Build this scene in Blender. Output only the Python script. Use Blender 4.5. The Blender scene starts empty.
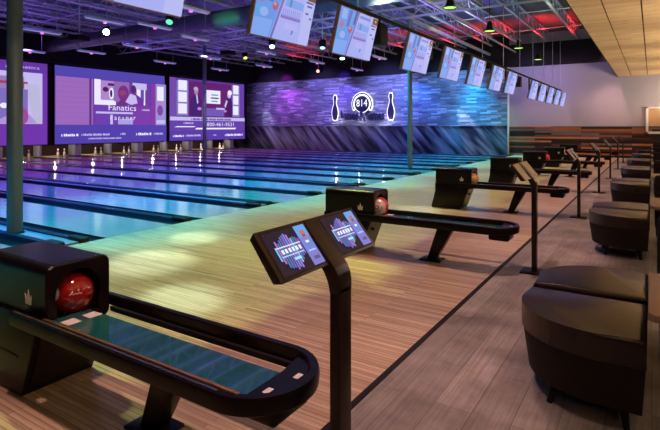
import bpy, bmesh, math, random
from mathutils import Vector, Matrix
random.seed(7)
PI = math.pi
C = bpy.context.scene.collection
SC = bpy.context.scene
H = 1.43            # eye height of the photographer
P = 3.6             # spacing of the lane pairs along Y
FOUL, EDGE, PIT = -5.92, -1.28, -24.6
FAR = 27.0

# ------------------------------------------------------------------ materials
MATS = {}
def nt_mat(name):
    m = bpy.data.materials.new(name); m.use_nodes = True
    return m, m.node_tree, m.node_tree.nodes['Principled BSDF']

def pm(name, col, rough=0.5, metal=0.0, spec=0.5, emit=None, es=0.0, noise=0.0, nscale=20, bump=0.0, coat=0.0):
    if name in MATS: return MATS[name]
    m, nt, b = nt_mat(name)
    b.inputs['Base Color'].default_value = (*col, 1)
    b.inputs['Roughness'].default_value = rough
    b.inputs['Metallic'].default_value = metal
    b.inputs['Specular IOR Level'].default_value = spec
    b.inputs['Coat Weight'].default_value = coat
    if emit:
        b.inputs['Emission Color'].default_value = (*emit, 1)
        b.inputs['Emission Strength'].default_value = es
    if noise or bump:
        tc = nt.nodes.new('ShaderNodeTexCoord')
        n = nt.nodes.new('ShaderNodeTexNoise'); n.inputs['Scale'].default_value = nscale
        n.inputs['Detail'].default_value = 5
        nt.links.new(tc.outputs['Object'], n.inputs['Vector'])
        if noise:
            r = nt.nodes.new('ShaderNodeMapRange')
            r.inputs['To Min'].default_value = 1 - noise; r.inputs['To Max'].default_value = 1 + noise
            nt.links.new(n.outputs['Fac'], r.inputs['Value'])
            mx = nt.nodes.new('ShaderNodeMix'); mx.data_type = 'RGBA'; mx.blend_type = 'MULTIPLY'
            mx.inputs['Factor'].default_value = 1
            mx.inputs[6].default_value = (*col, 1)
            nt.links.new(r.outputs['Result'], mx.inputs[7])
            nt.links.new(mx.outputs[2], b.inputs['Base Color'])
        if bump:
            bp = nt.nodes.new('ShaderNodeBump'); bp.inputs['Strength'].default_value = bump
            bp.inputs['Distance'].default_value = 0.01
            nt.links.new(n.outputs['Fac'], bp.inputs['Height'])
            nt.links.new(bp.outputs['Normal'], b.inputs['Normal'])
    MATS[name] = m
    return m

def em(col, s=1.0):
    key = 'glow_%s_%s' % ('_'.join('%.3f' % c for c in col), s)
    if key in MATS: return MATS[key]
    m, nt, b = nt_mat(key)
    b.inputs['Base Color'].default_value = (0.01, 0.01, 0.012, 1)
    b.inputs['Roughness'].default_value = 0.25; b.inputs['Specular IOR Level'].default_value = .15
    b.inputs['Emission Color'].default_value = (*col, 1)
    b.inputs['Emission Strength'].default_value = s
    MATS[key] = m
    return m

def board_mat(name, cols, *a_, mottle=0.0, **k_):
    m = board_mat0(name, cols, *a_, **k_)
    if mottle:
        nt = m.node_tree; bs = nt.nodes['Principled BSDF']; src = bs.inputs['Base Color'].links[0].from_socket
        tc = nt.nodes.new('ShaderNodeTexCoord'); n = nt.nodes.new('ShaderNodeTexNoise'); n.inputs['Scale'].default_value = 2.2; n.inputs['Detail'].default_value = 7; n.inputs['Roughness'].default_value = .62
        nt.links.new(tc.outputs['Object'], n.inputs['Vector'])
        r = nt.nodes.new('ShaderNodeMapRange'); r.inputs['From Min'].default_value = .32; r.inputs['From Max'].default_value = .68; r.inputs['To Min'].default_value = 1-mottle; r.inputs['To Max'].default_value = 1+mottle
        nt.links.new(n.outputs['Fac'], r.inputs['Value'])
        x = nt.nodes.new('ShaderNodeMix'); x.data_type = 'RGBA'; x.blend_type = 'MULTIPLY'; x.inputs['Factor'].default_value = 1
        nt.links.new(src, x.inputs[6]); nt.links.new(r.outputs['Result'], x.inputs[7]); nt.links.new(x.outputs[2], bs.inputs['Base Color'])
    return m
def board_mat0(name, cols, along='X', bw=0.03, bl=1.2, rough=0.2, var=0.25, spec=0.5, grain=0.18, bump=0.0, coat=0.0, gap=0.0015, coords='Object', step=False):
    """boards: brick texture laid along X or Y with a colour ramp per board and a fine grain"""
    m, nt, b = nt_mat(name)
    tc = nt.nodes.new('ShaderNodeTexCoord')
    mp = nt.nodes.new('ShaderNodeMapping')
    if along == 'Y': mp.inputs['Rotation'].default_value = (0, 0, PI/2)
    if along == 'XZ': mp.inputs['Rotation'].default_value = (-PI/2, 0, 0)
    nt.links.new(tc.outputs[coords], mp.inputs['Vector'])
    br = nt.nodes.new('ShaderNodeTexBrick')
    br.inputs['Color1'].default_value = (0, 0, 0, 1); br.inputs['Color2'].default_value = (1, 1, 1, 1)
    br.inputs['Mortar'].default_value = (0.5, 0.5, 0.5, 1)
    br.inputs['Scale'].default_value = 1.0
    br.inputs['Mortar Size'].default_value = gap
    br.inputs['Brick Width'].default_value = bl; br.inputs['Row Height'].default_value = bw
    br.offset = 0.37; br.offset_frequency = 2
    nt.links.new(mp.outputs['Vector'], br.inputs['Vector'])
    # irregular joints: a white-noise value per board
    ramp = nt.nodes.new('ShaderNodeValToRGB')
    el = ramp.color_ramp.elements
    if step: ramp.color_ramp.interpolation = 'CONSTANT'
    n = len(cols)

    el[0].position = 0; el[0].color = (*cols[0], 1)
    el[1].position = 1; el[1].color = (*cols[-1], 1)
    for i in range(1, n-1):
        e = el.new(i/(n-1)); e.color = (*cols[i], 1)
    nt.links.new(br.outputs['Color'], ramp.inputs['Fac'])
    mp2 = nt.nodes.new('ShaderNodeMapping')
    mp2.inputs['Scale'].default_value = (1.2, 40, 40)
    nt.links.new(mp.outputs['Vector'], mp2.inputs['Vector'])
    ns = nt.nodes.new('ShaderNodeTexNoise'); ns.inputs['Scale'].default_value = 1.5; ns.inputs['Detail'].default_value = 6
    nt.links.new(mp2.outputs['Vector'], ns.inputs['Vector'])
    mr = nt.nodes.new('ShaderNodeMapRange'); mr.inputs['From Min'].default_value = .3; mr.inputs['From Max'].default_value = .7
    mr.inputs['To Min'].default_value = 1-grain; mr.inputs['To Max'].default_value = 1+grain
    nt.links.new(ns.outputs['Fac'], mr.inputs['Value'])
    mx = nt.nodes.new('ShaderNodeMix'); mx.data_type = 'RGBA'; mx.blend_type = 'MULTIPLY'; mx.inputs['Factor'].default_value = 1
    nt.links.new(ramp.outputs['Color'], mx.inputs[6]); nt.links.new(mr.outputs['Result'], mx.inputs[7])
    mm = nt.nodes.new('ShaderNodeMix'); mm.data_type = 'RGBA'; mm.blend_type = 'MIX'
    nt.links.new(br.outputs['Fac'], mm.inputs['Factor'])
    nt.links.new(mx.outputs[2], mm.inputs[6]); mm.inputs[7].default_value = (*[c*0.35 for c in cols[0]], 1)
    nt.links.new(mm.outputs[2], b.inputs['Base Color'])
    b.inputs['Roughness'].default_value = rough
    b.inputs['Specular IOR Level'].default_value = spec
    b.inputs['Coat Weight'].default_value = coat
    if bump:
        bp = nt.nodes.new('ShaderNodeBump'); bp.inputs['Strength'].default_value = bump; bp.inputs['Distance'].default_value = 0.02
        ad = nt.nodes.new('ShaderNodeMath'); ad.operation = 'ADD'
        nt.links.new(br.outputs['Color'], ad.inputs[0]); nt.links.new(ns.outputs['Fac'], ad.inputs[1])
        nt.links.new(ad.outputs[0], bp.inputs['Height']); nt.links.new(bp.outputs['Normal'], b.inputs['Normal'])
    MATS[name] = m
    return m

M_black = pm('black_powder_coat', (0.006, 0.0028, 0.0028), 0.32, spec=0.20, noise=.15, nscale=60)
M_blackmatte = pm('matte_black', (0.006, 0.005, 0.006), 0.6, spec=.25, noise=.2, nscale=8)
M_bronze = pm('dark_bronze_metal', (0.016, 0.008, 0.006), 0.34, spec=.35, noise=.15, nscale=50)
M_lane = board_mat('lane_maple', [(.30, .27, .24), (.36, .32, .28), (.33, .295, .26)], 'X', .027, 1.4, 0.11, spec=.45, grain=.10, coat=0)
M_appr = board_mat('approach_maple', [(.33, .235, .15), (.56, .43, .29), (.42, .31, .20), (.62, .49, .34)], 'X', .032, .9, 0.28, spec=.4, grain=.28)
M_floor = board_mat('grey_vinyl_plank', [(.19, .17, .158), (.25, .228, .21), (.21, .19, .178), (.30, .275, .255)], 'Y', .19, 1.25, 0.40, spec=.35, grain=.22, mottle=.42, bump=.05)
M_plank = board_mat('reclaimed_plank', [(.012, .006, .005), (.24, .085, .028), (.03, .012, .009), (.12, .10, .10), (.012, .007, .007), (.13, .042, .016), (.06, .020, .012), (.36, .16, .07), (.02, .013, .013), (.08, .03, .015)], 'XZ', .095, 2.1, 0.6, spec=.3, grain=.3, bump=.2, step=True)
M_slate = board_mat('ledger_panel', [(.07, .075, .11), (.26, .28, .35), (.12, .13, .18), (.20, .21, .27), (.48, .50, .58)], 'XZ', .085, .55, 0.42, spec=.5, grain=.35, bump=.7)
M_soffit = board_mat('wood_look_tile', [(.60, .40, .20), (.66, .46, .245), (.54, .35, .17), (.63, .43, .22)], 'X', .15, 1.22, 0.55, spec=.3, grain=.16, gap=.0)
M_wall = pm('painted_wall', (.34, .315, .37), .75, spec=.3, noise=.05, nscale=2)
M_darkwall = pm('dark_painted_wall', (.02, .016, .02), .8, spec=.2, noise=.2, nscale=3)
M_black2 = pm('bulkhead_black', (.010, .008, .010), .8, spec=.2, noise=.2, nscale=3)
M_white = pm('white_enamel', (.75, .74, .72), .35)
M_steel = pm('painted_steel', (.42, .42, .46), .45, metal=.3, noise=.2, nscale=6)
M_col = pm('column_grey', (.12, .125, .12), .4, spec=.5, noise=.1, nscale=5)
M_leather = pm('brown_leatherette', (.024, .0135, .0155), .26, spec=.5, noise=.12, nscale=35, bump=.08)
M_weave = pm('charcoal_weave', (.014, .007, .007), .75, spec=.3, noise=.5, nscale=160, bump=.25)
M_tan = pm('tan_laminate', (.30, .19, .135), .4, noise=.1, nscale=9)
M_tray = pm('teal_sheen_tray', (.010, .105, .115), .05, spec=1.0, coat=1.0)  # teal reflection put into the tray's base colour
M_copper = pm('copper_edge', (.50, .25, .12), .35, metal=.8)
M_crown = pm('crown_cream', (.62, .58, .48), .5)
M_paper = pm('label_paper', (.78, .70, .68), .6, noise=.15, nscale=60)
M_glassblk = pm('black_screen_glass', (.012, .010, .012), .16, spec=.9)
M_pinw = pm('pin_white', (.80, .78, .76), .3)
M_pinr = pm('pin_red_band', (.5, .02, .03), .35)
M_duct = pm('spiral_duct', (.16, .17, .22), .38, metal=.5, noise=.15, nscale=4)
M_gut = pm('gutter_black', (.02, .02, .03), .35, spec=.5)
M_cap = pm('divider_dark', (.03, .03, .06), .22, spec=.6)
M_capb = pm('divider_panel', (.25, .24, .32), .2, spec=.6)
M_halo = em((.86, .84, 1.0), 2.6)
M_sign = pm('sign_navy', (.012, .010, .045), .4)

# ------------------------------------------------------------------ mesh builder
class MB:
    def __init__(self):
        self.bm = bmesh.new(); self.mats = []
    def mi(self, m):
        if m not in self.mats: self.mats.append(m)
        return self.mats.index(m)
    def _tag(self, faces, m, smooth=False):
        i = self.mi(m)
        for f in faces: f.material_index = i; f.smooth = smooth
    def box(self, x0, x1, y0, y1, z0, z1, m, bev=0.0, seg=2, mat=None):
        vs = [self.bm.verts.new((x, y, z)) for x in (x0, x1) for y in (y0, y1) for z in (z0, z1)]
        idx = [(0,1,3,2),(4,6,7,5),(0,4,5,1),(2,3,7,6),(0,2,6,4),(1,5,7,3)]
        fs = [self.bm.faces.new([vs[i] for i in q]) for q in idx]
        self._tag(fs, m)
        if mat is not None: bmesh.ops.transform(self.bm, matrix=mat, verts=vs)
        if bev:
            es = list({e for f in fs for e in f.edges})
            r = bmesh.ops.bevel(self.bm, geom=es, offset=bev, segments=seg, profile=.5, affect='EDGES')
            self._tag(r['faces'], m)
        return vs
    def cyl(self, p0, p1, r0, m, r1=None, seg=14, cap=True):
        r1 = r0 if r1 is None else r1
        p0, p1 = Vector(p0), Vector(p1)
        q = Vector((0, 0, 1)).rotation_difference((p1-p0).normalized())
        a, b = [], []
        for i in range(seg):
            t = 2*PI*i/seg; d = q @ Vector((math.cos(t), math.sin(t), 0))
            a.append(self.bm.verts.new(p0+d*r0)); b.append(self.bm.verts.new(p1+d*r1))
        fs = [self.bm.faces.new((a[i], a[(i+1) % seg], b[(i+1) % seg], b[i])) for i in range(seg)]
        self._tag(fs, m, True)
        if cap:
            self._tag([self.bm.faces.new(a[::-1]), self.bm.faces.new(b)], m)
    def lathe(self, prof, m, seg=18, org=(0, 0, 0), mfun=None):
        o = Vector(org); rings = []
        for r, z in prof:
            rings.append([self.bm.verts.new(o+Vector((max(r, 1e-4)*math.cos(2*PI*i/seg), max(r, 1e-4)*math.sin(2*PI*i/seg), z))) for i in range(seg)])
        for k in range(len(rings)-1):
            mm = mfun(k) if mfun else m
            a, b = rings[k], rings[k+1]
            self._tag([self.bm.faces.new((a[i], a[(i+1) % seg], b[(i+1) % seg], b[i])) for i in range(seg)], mm, True)
        self._tag([self.bm.faces.new(rings[0][::-1]), self.bm.faces.new(rings[-1])], m)
    def poly(self, pts, m):
        f = self.bm.faces.new([self.bm.verts.new(p) for p in pts]); self._tag([f], m); return f
    def prism(self, pts, vec, m, bev=0.0, seg=2, bevtop=0.0):
        v = Vector(vec)
        a = [self.bm.verts.new(p) for p in pts]; b = [self.bm.verts.new(Vector(p)+v) for p in pts]
        n = len(a)
        fs = [self.bm.faces.new((a[i], a[(i+1) % n], b[(i+1) % n], b[i])) for i in range(n)]
        bot, top = self.bm.faces.new(a[::-1]), self.bm.faces.new(b)
        self._tag(fs+[bot, top], m)
        es = None
        if bev: es = list({e for f in fs+[bot, top] for e in f.edges}); off = bev
        if bevtop: es = list(top.edges); off = bevtop
        if es:
            r = bmesh.ops.bevel(self.bm, geom=es, offset=off, segments=seg, profile=.5, affect='EDGES')
            self._tag(r['faces'], m, True)
    def sweep(self, path, sect, m, closed=False):
        """path: list of (pos, side vector); sect: (side, up) offsets"""
        rings = [[self.bm.verts.new(Vector(p)+Vector(s)*a+Vector((0, 0, b))) for a, b in sect] for p, s in path]
        n = len(sect)
        for k in range(len(rings)-1):
            A, B = rings[k], rings[k+1]
            self._tag([self.bm.faces.new((A[i], A[(i+1) % n], B[(i+1) % n], B[i])) for i in range(n)], m, True)
        self._tag([self.bm.faces.new(rings[0][::-1]), self.bm.faces.new(rings[-1])], m)
    def text(self, s, m, mat, height=None, width=None, ext=0.0, extm=None, bold=0.0):
        cu = bpy.data.curves.new('txt', 'FONT'); cu.body = s; cu.size = 1; cu.extrude = ext
        cu.offset = bold; cu.align_x = 'LEFT'; cu.resolution_u = 2
        o = bpy.data.objects.new('txt', cu); C.objects.link(o)
        dg = bpy.context.evaluated_depsgraph_get(); me = bpy.data.meshes.new_from_object(o.evaluated_get(dg))
        bpy.data.objects.remove(o); bpy.data.curves.remove(cu)
        xs = [v.co.x for v in me.vertices]; ys = [v.co.y for v in me.vertices]
        x0, x1, y0, y1 = min(xs), max(xs), min(ys), max(ys)
        sy = (height/(y1-y0)) if height else 1
        sx = (width/(x1-x0)) if width else sy
        tmp = bmesh.new(); tmp.from_mesh(me)
        mapv = {}
        for v in tmp.verts:
            mapv[v] = self.bm.verts.new(mat @ Vector(((v.co.x-x0)*sx, (v.co.y-y0)*sy, v.co.z)))
        i = self.mi(m)
        for f in tmp.faces:
            try:
                g = self.bm.faces.new([mapv[v] for v in f.verts]); g.material_index = i
            except ValueError: pass
        tmp.free(); bpy.data.meshes.remove(me)
    def build(self, name, parent=None, loc=None, fix=True, smooth_angle=None):
        if fix: bmesh.ops.recalc_face_normals(self.bm, faces=self.bm.faces)
        me = bpy.data.meshes.new(name); self.bm.to_mesh(me); self.bm.free()
        me.set_sharp_from_angle(angle=math.radians(38))
        for m in self.mats: me.materials.append(m)
        o = bpy.data.objects.new(name, me); C.objects.link(o)
        if parent: o.parent = parent
        if loc: o.location = loc
        return o

def tag(o, label=None, cat=None, group=None, kind=None):
    if label: o['label'] = label
    if cat: o['category'] = cat
    if group: o['group'] = group
    if kind: o['kind'] = kind
    return o
def empty(name, loc=(0, 0, 0), rz=0):
    o = bpy.data.objects.new(name, None); C.objects.link(o); o.location = loc; o.rotation_euler = (0, 0, rz)
    o.empty_display_size = .2
    return o
def copy_tree(o, parent=None):
    c = o.copy(); C.objects.link(c)
    if parent: c.parent = parent
    for ch in list(o.children): copy_tree(ch, c)
    return c
def struct(mb, name): return tag(mb.build(name), kind='structure')
ORD = ['first', 'second', 'third', 'fourth', 'fifth', 'sixth', 'seventh', 'eighth', 'ninth', 'tenth', 'eleventh', 'twelfth', 'thirteenth', 'fourteenth', 'fifteenth', 'sixteenth', 'seventeenth', 'eighteenth']

# ------------------------------------------------------------------ flat screen content (one mesh, several emissive faces)
class Sheet:
    """a flat display in local (u right, v up, w out) mapped by a matrix"""
    def __init__(self, mat): self.mb = MB(); self.M = mat; self.w = 0.0; self.dw = .0012
    def _p(self, u, v): return self.M @ Vector((u, v, self.w))
    def poly(self, pts, m): self.mb.poly([self._p(u, v) for u, v in pts], m); self.w += self.dw
    def rect(self, u0, u1, v0, v1, m): self.poly([(u0, v0), (u1, v0), (u1, v1), (u0, v1)], m)
    def ell(self, cu, cv, ru, rv, m, n=20): self.poly([(cu+ru*math.cos(2*PI*i/n), cv+rv*math.sin(2*PI*i/n)) for i in range(n)], m)
    def dashes(self, u, v, h, m, width):
        # a line of print too small to read: a run of short strokes
        e = u+width; k = 0
        while u < e-.02:
            d = min(h*(.45+.35*((k*5) % 4)/3), e-u); self.rect(u, u+d, v, v+h*(1 if k % 3 else .8), m); self.w -= self.dw
            u += d+h*(.18 if k % 6 else .55); k += 1
        self.w += self.dw
    def text(self, s, u, v, h, m, width=None):
        self.mb.text(s, m, self.M @ Matrix.Translation((u, v, self.w)), height=h, width=width); self.w += self.dw

# ================================================================== SETTING
b = MB(); b.box(EDGE, 6.5, -3, FAR, -.12, 0, M_floor); struct(b, 'floor')
b = MB(); b.box(FOUL, EDGE-.035, -3, FAR, -.12, 0, M_appr); struct(b, 'floor.001')
b = MB(); b.box(EDGE-.035, EDGE, -3, FAR, -.12, .006, M_blackmatte); struct(b, 'trim_1')
b = MB(); b.box(PIT-1.2, FOUL, -3, FAR, -.30, -.14, M_blackmatte); struct(b, 'floor.002')
b = MB(); b.box(PIT-.9, FOUL, -3, -.1, -.14, 0, M_lane); struct(b, 'floor.003')

# far wall: sign section (ledger panels above, streaked panel below), painted section with plank dado
SX0, SX1 = PIT-1.2, -6.29
b = MB(); b.box(SX0, SX1, FAR-.10, FAR+.1, 1.49, 4.6, M_slate); struct(b, 'wall_far')
# streaked lower panel material
m, nt, bs = nt_mat('streaked_panel')
tc = nt.nodes.new('ShaderNodeTexCoord'); mp = nt.nodes.new('ShaderNodeMapping')
mp.inputs['Rotation'].default_value = (0, .75, 0); mp0 = mp; mp = nt.nodes.new('ShaderNodeMapping'); mp.inputs['Scale'].default_value = (2.4, 1, .28)
ns = nt.nodes.new('ShaderNodeTexNoise'); ns.inputs['Scale'].default_value = 1.3; ns.inputs['Detail'].default_value = 7
rp = nt.nodes.new('ShaderNodeValToRGB'); rp.color_ramp.elements[0].position = .42; rp.color_ramp.elements[0].color = (.012, .014, .03, 1)
rp.color_ramp.elements[1].position = .72; rp.color_ramp.elements[1].color = (.34, .34, .42, 1)
nt.links.new(tc.outputs['Object'], mp0.inputs['Vector']); nt.links.new(mp0.outputs['Vector'], mp.inputs['Vector']); nt.links.new(mp.outputs['Vector'], ns.inputs['Vector'])
nt.links.new(ns.outputs['Fac'], rp.inputs['Fac']); nt.links.new(rp.outputs['Color'], bs.inputs['Base Color'])
bs.inputs['Roughness'].default_value = .35
M_streak = m
b = MB(); b.box(SX0, SX1, FAR-.06, FAR+.1, -.14, 1.49, M_streak); struct(b, 'wall_far.001')
b = MB(); b.box(SX1, SX1+.07, FAR-.16, FAR+.1, 0, 4.6, M_white, .008); struct(b, 'trim_2')
b = MB(); b.box(SX1+.07, 6.5, FAR-.02, FAR+.1, 1.46, 6.3, M_wall); struct(b, 'wall_far.002')
b = MB(); b.box(SX1+.07, 6.5, FAR-.06, FAR+.1, 0, 1.46, M_plank); struct(b, 'wall_far.003')
b = MB(); b.box(PIT-1.2, SX1+.07, FAR, FAR+.1, 4.6, 6.3, M_darkwall); struct(b, 'wall_far.004')
# black bulkheads
b = MB(); b.box(PIT, -1.34, FAR-.45, FAR-.02, 4.5, 5.6, M_black2); struct(b, 'trim_3')
b = MB(); b.box(PIT-.2, -23.35, -3, FAR-.45, 4.42, 5.6, M_black2); struct(b, 'trim_4')
# pit wall behind the pins, and mask frame
b = MB(); b.box(PIT-1.2, PIT-1.1, -3, FAR, -.14, 6.3, M_darkwall); struct(b, 'wall_left')
M_pit = pm('pit_maroon', (.045, .015, .012), .7)
b = MB(); b.box(PIT-.75, PIT-.70, -3, FAR, -.14, .62, M_pit); struct(b, 'wall_left.001')
b = MB(); b.box(-24.0, -23.78, -3, 26.45, .585, 4.42, M_blackmatte); struct(b, 'wall_left.002')
b = MB(); b.box(-24.52, -24.46, -.1, 26.0, 0, .05, pm('pit_edge_gold_light', (.62, .42, .12), .4)); struct(b, 'trim_5')  # gold line of light at the pit edge, done as a coloured strip
# room behind the camera and lounge side
b = MB(); b.box(6.5, 6.6, -3, FAR, 0, 6.3, pm('lounge_wall', (.16, .11, .085), .7)); struct(b, 'wall_right')
b = MB(); b.box(PIT-1.2, 6.5, -3.1, -3, -.3, 6.3, M_darkwall); struct(b, 'wall_near')
# window in the far wall
b = MB()
wx0, wx1, wz0, wz1 = -.24, 1.5, 1.12, 2.34
for (x0, x1, z0, z1) in ((wx0, wx1, wz0, wz0+.10), (wx0, wx1, wz1-.08, wz1), (wx0, wx0+.10, wz0, wz1), (wx1-.1, wx1, wz0, wz1)):
    b.box(x0, x1, FAR-.11, FAR-.02, z0, z1, M_white, .008)
w1 = tag(b.build('window_1'), kind='structure')
b = MB(); b.box(wx0+.1, wx1-.1, FAR-.05, FAR-.035, wz0+.1, wz1-.08, pm('pane_warm_reflection', (.50, .31, .17), .5, noise=.15, nscale=5)); pn = b.build('pane', w1)  # orange reflection in the glass put into the pane colour

# ceilings
m, nt, bs = nt_mat('corrugated_deck')
tc = nt.nodes.new('ShaderNodeTexCoord'); wv = nt.nodes.new('ShaderNodeTexWave'); wv.wave_type = 'BANDS'; wv.bands_direction = 'Y'
wv.inputs['Scale'].default_value = 1.6; wv.inputs['Distortion'].default_value = 0
nt.links.new(tc.outputs['Object'], wv.inputs['Vector'])
bp = nt.nodes.new('ShaderNodeBump'); bp.inputs['Strength'].default_value = 1; bp.inputs['Distance'].default_value = .05
nt.links.new(wv.outputs['Fac'], bp.inputs['Height']); nt.links.new(bp.outputs['Normal'], bs.inputs['Normal'])
bs.inputs['Base Color'].default_value = (.085, .085, .10, 1); bs.inputs['Roughness'].default_value = .5
M_deck = m
b = MB(); b.box(PIT-1.2, -1.30, -3, FAR, 6.15, 6.3, M_deck); struct(b, 'ceiling')
# soffit of wood look tiles over the concourse: tiles with dark grid gaps
b = MB(); b.box(-1.34, 6.5, -3, FAR-.02, 3.80, 3.9, M_blackmatte)
b.box(-1.36, -1.34, -3, FAR-.02, 3.775, 6.15, M_black2)
x = -1.34; xs = [-1.34, -.80, -.17, .45, 1.07, 1.69, 2.31, 2.93, 3.55, 4.17, 4.79, 5.41, 6.03, 6.5]
for i in range(len(xs)-1):
    y = -3.0
    while y < FAR-.05:
        y1 = min(y+1.22, FAR-.02)
        b.box(xs[i]+(.013 if i else 0), xs[i+1]-.013, y+.008, y1-.008, 3.78, 3.80, M_soffit)
        y = y1
struct(b, 'ceiling.001')

# joists along Y, girders along X, beams on the column line
TN = 6
jx = -23.2
while jx < -1.6:
    b = MB()
    b.box(jx-.05, jx+.05, -3, FAR-.5, 6.06, 6.14, M_steel); b.box(jx-.05, jx+.05, -3, FAR-.5, 5.60, 5.66, M_steel)
    y, up = -3.0, True
    while y < FAR-.9:
        z0, z1 = (5.65, 6.08) if up else (6.08, 5.65)
        b.cyl((jx, y, z0), (jx, y+.45, z1), .016, M_steel, seg=6)
        y += .45; up = not up
    struct(b, 'trim_%d' % TN); TN += 1
    jx += 1.35
for gy in (3.45, 16.1):
    b = MB()
    b.box(PIT, -1.5, gy-.07, gy+.07, 5.53, 5.58, M_steel); b.box(PIT, -1.5, gy-.07, gy+.07, 5.20, 5.24, M_steel)
    x, up = PIT, True
    while x < -2.0:
        b.cyl((x, gy, 5.22 if up else 5.55), (x+.42, gy, 5.55 if up else 5.22), .018, M_steel, seg=6); x += .42; up = not up
    struct(b, 'trim_%d' % TN); TN += 1
for bx, z0, z1, w in ((-7.1, 5.14, 5.24, .05), (-5.8, 5.18, 5.24, .025)):
    b = MB(); b.box(bx-w, bx+w, 16.1 if bx < -7 else 9.0, FAR-.5, z0, z1, M_steel); struct(b, 'trim_%d' % TN); TN += 1
# cross bridging bars between joists
for gy in (7.2, 10.9, 19.8, 23.4):
    b = MB(); b.cyl((PIT, gy, 5.70), (-1.5, gy, 5.70), .022, M_steel, seg=6); struct(b, 'trim_%d' % TN); TN += 1

# columns
def column(x, y, r, lab):
    t = empty('round_column', (x, y, 0)); tag(t, lab, 'column')
    q = MB(); q.cyl((0, 0, 0), (0, 0, 5.2), r, M_col, seg=24); q.build('shaft', t)
    q = MB(); q.box(-r*1.5, r*1.5, -r*1.5, r*1.5, 5.12, 5.20, M_steel); q.build('cap_plate', t)
    q = MB(); q.lathe([(r*1.25, 0), (r*1.25, .02), (r*1.05, .035)], M_blackmatte, 24); q.build('base_ring', t)
column(-7.2, 3.42, .095, 'dark round steel column at the left edge, nearest the camera')
column(-17.1, 16.2, .085, 'slim blue-lit round column in front of the right-hand video screen')
column(-7.0, 16.05, .085, 'slim teal-lit round column right of the 814 sign, under a score monitor')

# duct
t = empty('spiral_duct', (0, 12.6, 5.15)); tag(t, 'large round ventilation duct crossing the ceiling above the lanes', 'duct')
q = MB(); q.cyl((PIT, 0, 0), (-2.6, 0, 0), .29, M_duct, seg=32); q.build('pipe', t)
for i in range(13):
    q = MB(); xx = PIT+.6+i*1.6; q.cyl((xx, 0, 0), (xx+.05, 0, 0), .305, M_duct, seg=32); q.build('seam_band', t)
for i in range(5):
    q = MB(); xx = -22+i*4.5; q.cyl((xx, 0, .28), (xx, 0, .48), .01, M_steel, seg=6); q.build('hanger_rod', t)

# ================================================================== LANES
def pair_y(k): return 1.6 + P*k
SINGLE = [1.68+P*k for k in range(0, 7)]
DOUBLE = [-.12] + [3.48+P*k for k in range(0, 7)]
lane_i = 0
LANES = []
for k in range(7):
    s = SINGLE[k]; d0, d1 = DOUBLE[k], DOUBLE[k+1]
    for (a, c) in ((d0+.222, s-.08), (s+.08, d1-.222)):
        LANES.append((a, c))
for i, (a, c) in enumerate(LANES):
    t = empty('bowling_lane', (FOUL, (a+c)/2, 0))
    tag(t, ('glossy bowling lane mostly hidden behind the nearest ball return hood' if i == 0 else
            'glossy bowling lane lit by coloured lights, %s lane counted from the camera' % ORD[i]), 'bowling lane', 'bowling lanes')
    g = .225; hw = (c-a)/2
    q = MB(); q.box(PIT-.1-FOUL, 0, -hw+g, hw-g, -.14, 0, M_lane)
    # arrows and dots inlaid
    q.build('lane_surface', t)
    for sgn in (-1, 1):
        q = MB(); n = 8
        prof = []
        for j in range(n+1):
            an = PI*j/n; prof.append((sgn*(hw-g/2)+math.cos(an)*g/2*.98, -.085*math.sin(an)-.004))
        for j in range(n):
            (ya, za), (yb, zb) = prof[j], prof[j+1]
            q.poly([(PIT-.1-FOUL, ya, za), (0, ya, za), (0, yb, zb), (PIT-.1-FOUL, yb, zb)], M_gut)
        q.build('gutter', t, fix=False)
    q = MB()
    for j in range(7):
        cy = (j-3)*.13; cx = -4.6+abs(j-3)*-.0-(.9-.3*abs(j-3))
        q.poly([(cx-.15, cy, .001), (cx, cy-.02, .001), (cx, cy+.02, .001)], pm('inlay_dark', (.10, .05, .03), .2))
    q.build('aiming_arrows', t)
for k, s in enumerate(SINGLE):
    t = empty('lane_divider', (FOUL, s, 0)); tag(t, 'narrow black lane divider with rounded nose, %s narrow one from the camera' % ORD[k], 'lane divider', 'narrow lane dividers')
    q = MB(); q.box(PIT-.1-FOUL, -.05, -.06, .06, -.14, .035, M_cap, .012); q.build('capping', t)
    q = MB(); q.box(-.30, .0, -.075, .075, -.02, .06, M_blackmatte, .025, 3); q.build('nose_cap', t)
for k, s in enumerate(DOUBLE[1:]):
    t = empty('twin_lane_divider', (FOUL, s, 0)); tag(t, 'wide flat twin-edged lane divider with two black noses, %s wide one from the camera' % ORD[k], 'lane divider', 'wide lane dividers')
    q = MB(); q.box(PIT-.1-FOUL, -.05, -.11, .11, -.14, .012, M_capb); q.build('centre_panel', t)
    for sg in (-1, 1):
        q = MB(); q.box(PIT-.1-FOUL, -.05, sg*.155-.045, sg*.155+.045, -.14, .035, M_cap, .012); q.build('capping', t)
        q = MB(); q.box(-.30, .0, sg*.155-.06, sg*.155+.06, -.02, .06, M_blackmatte, .025, 3); q.build('nose_cap', t)

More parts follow.
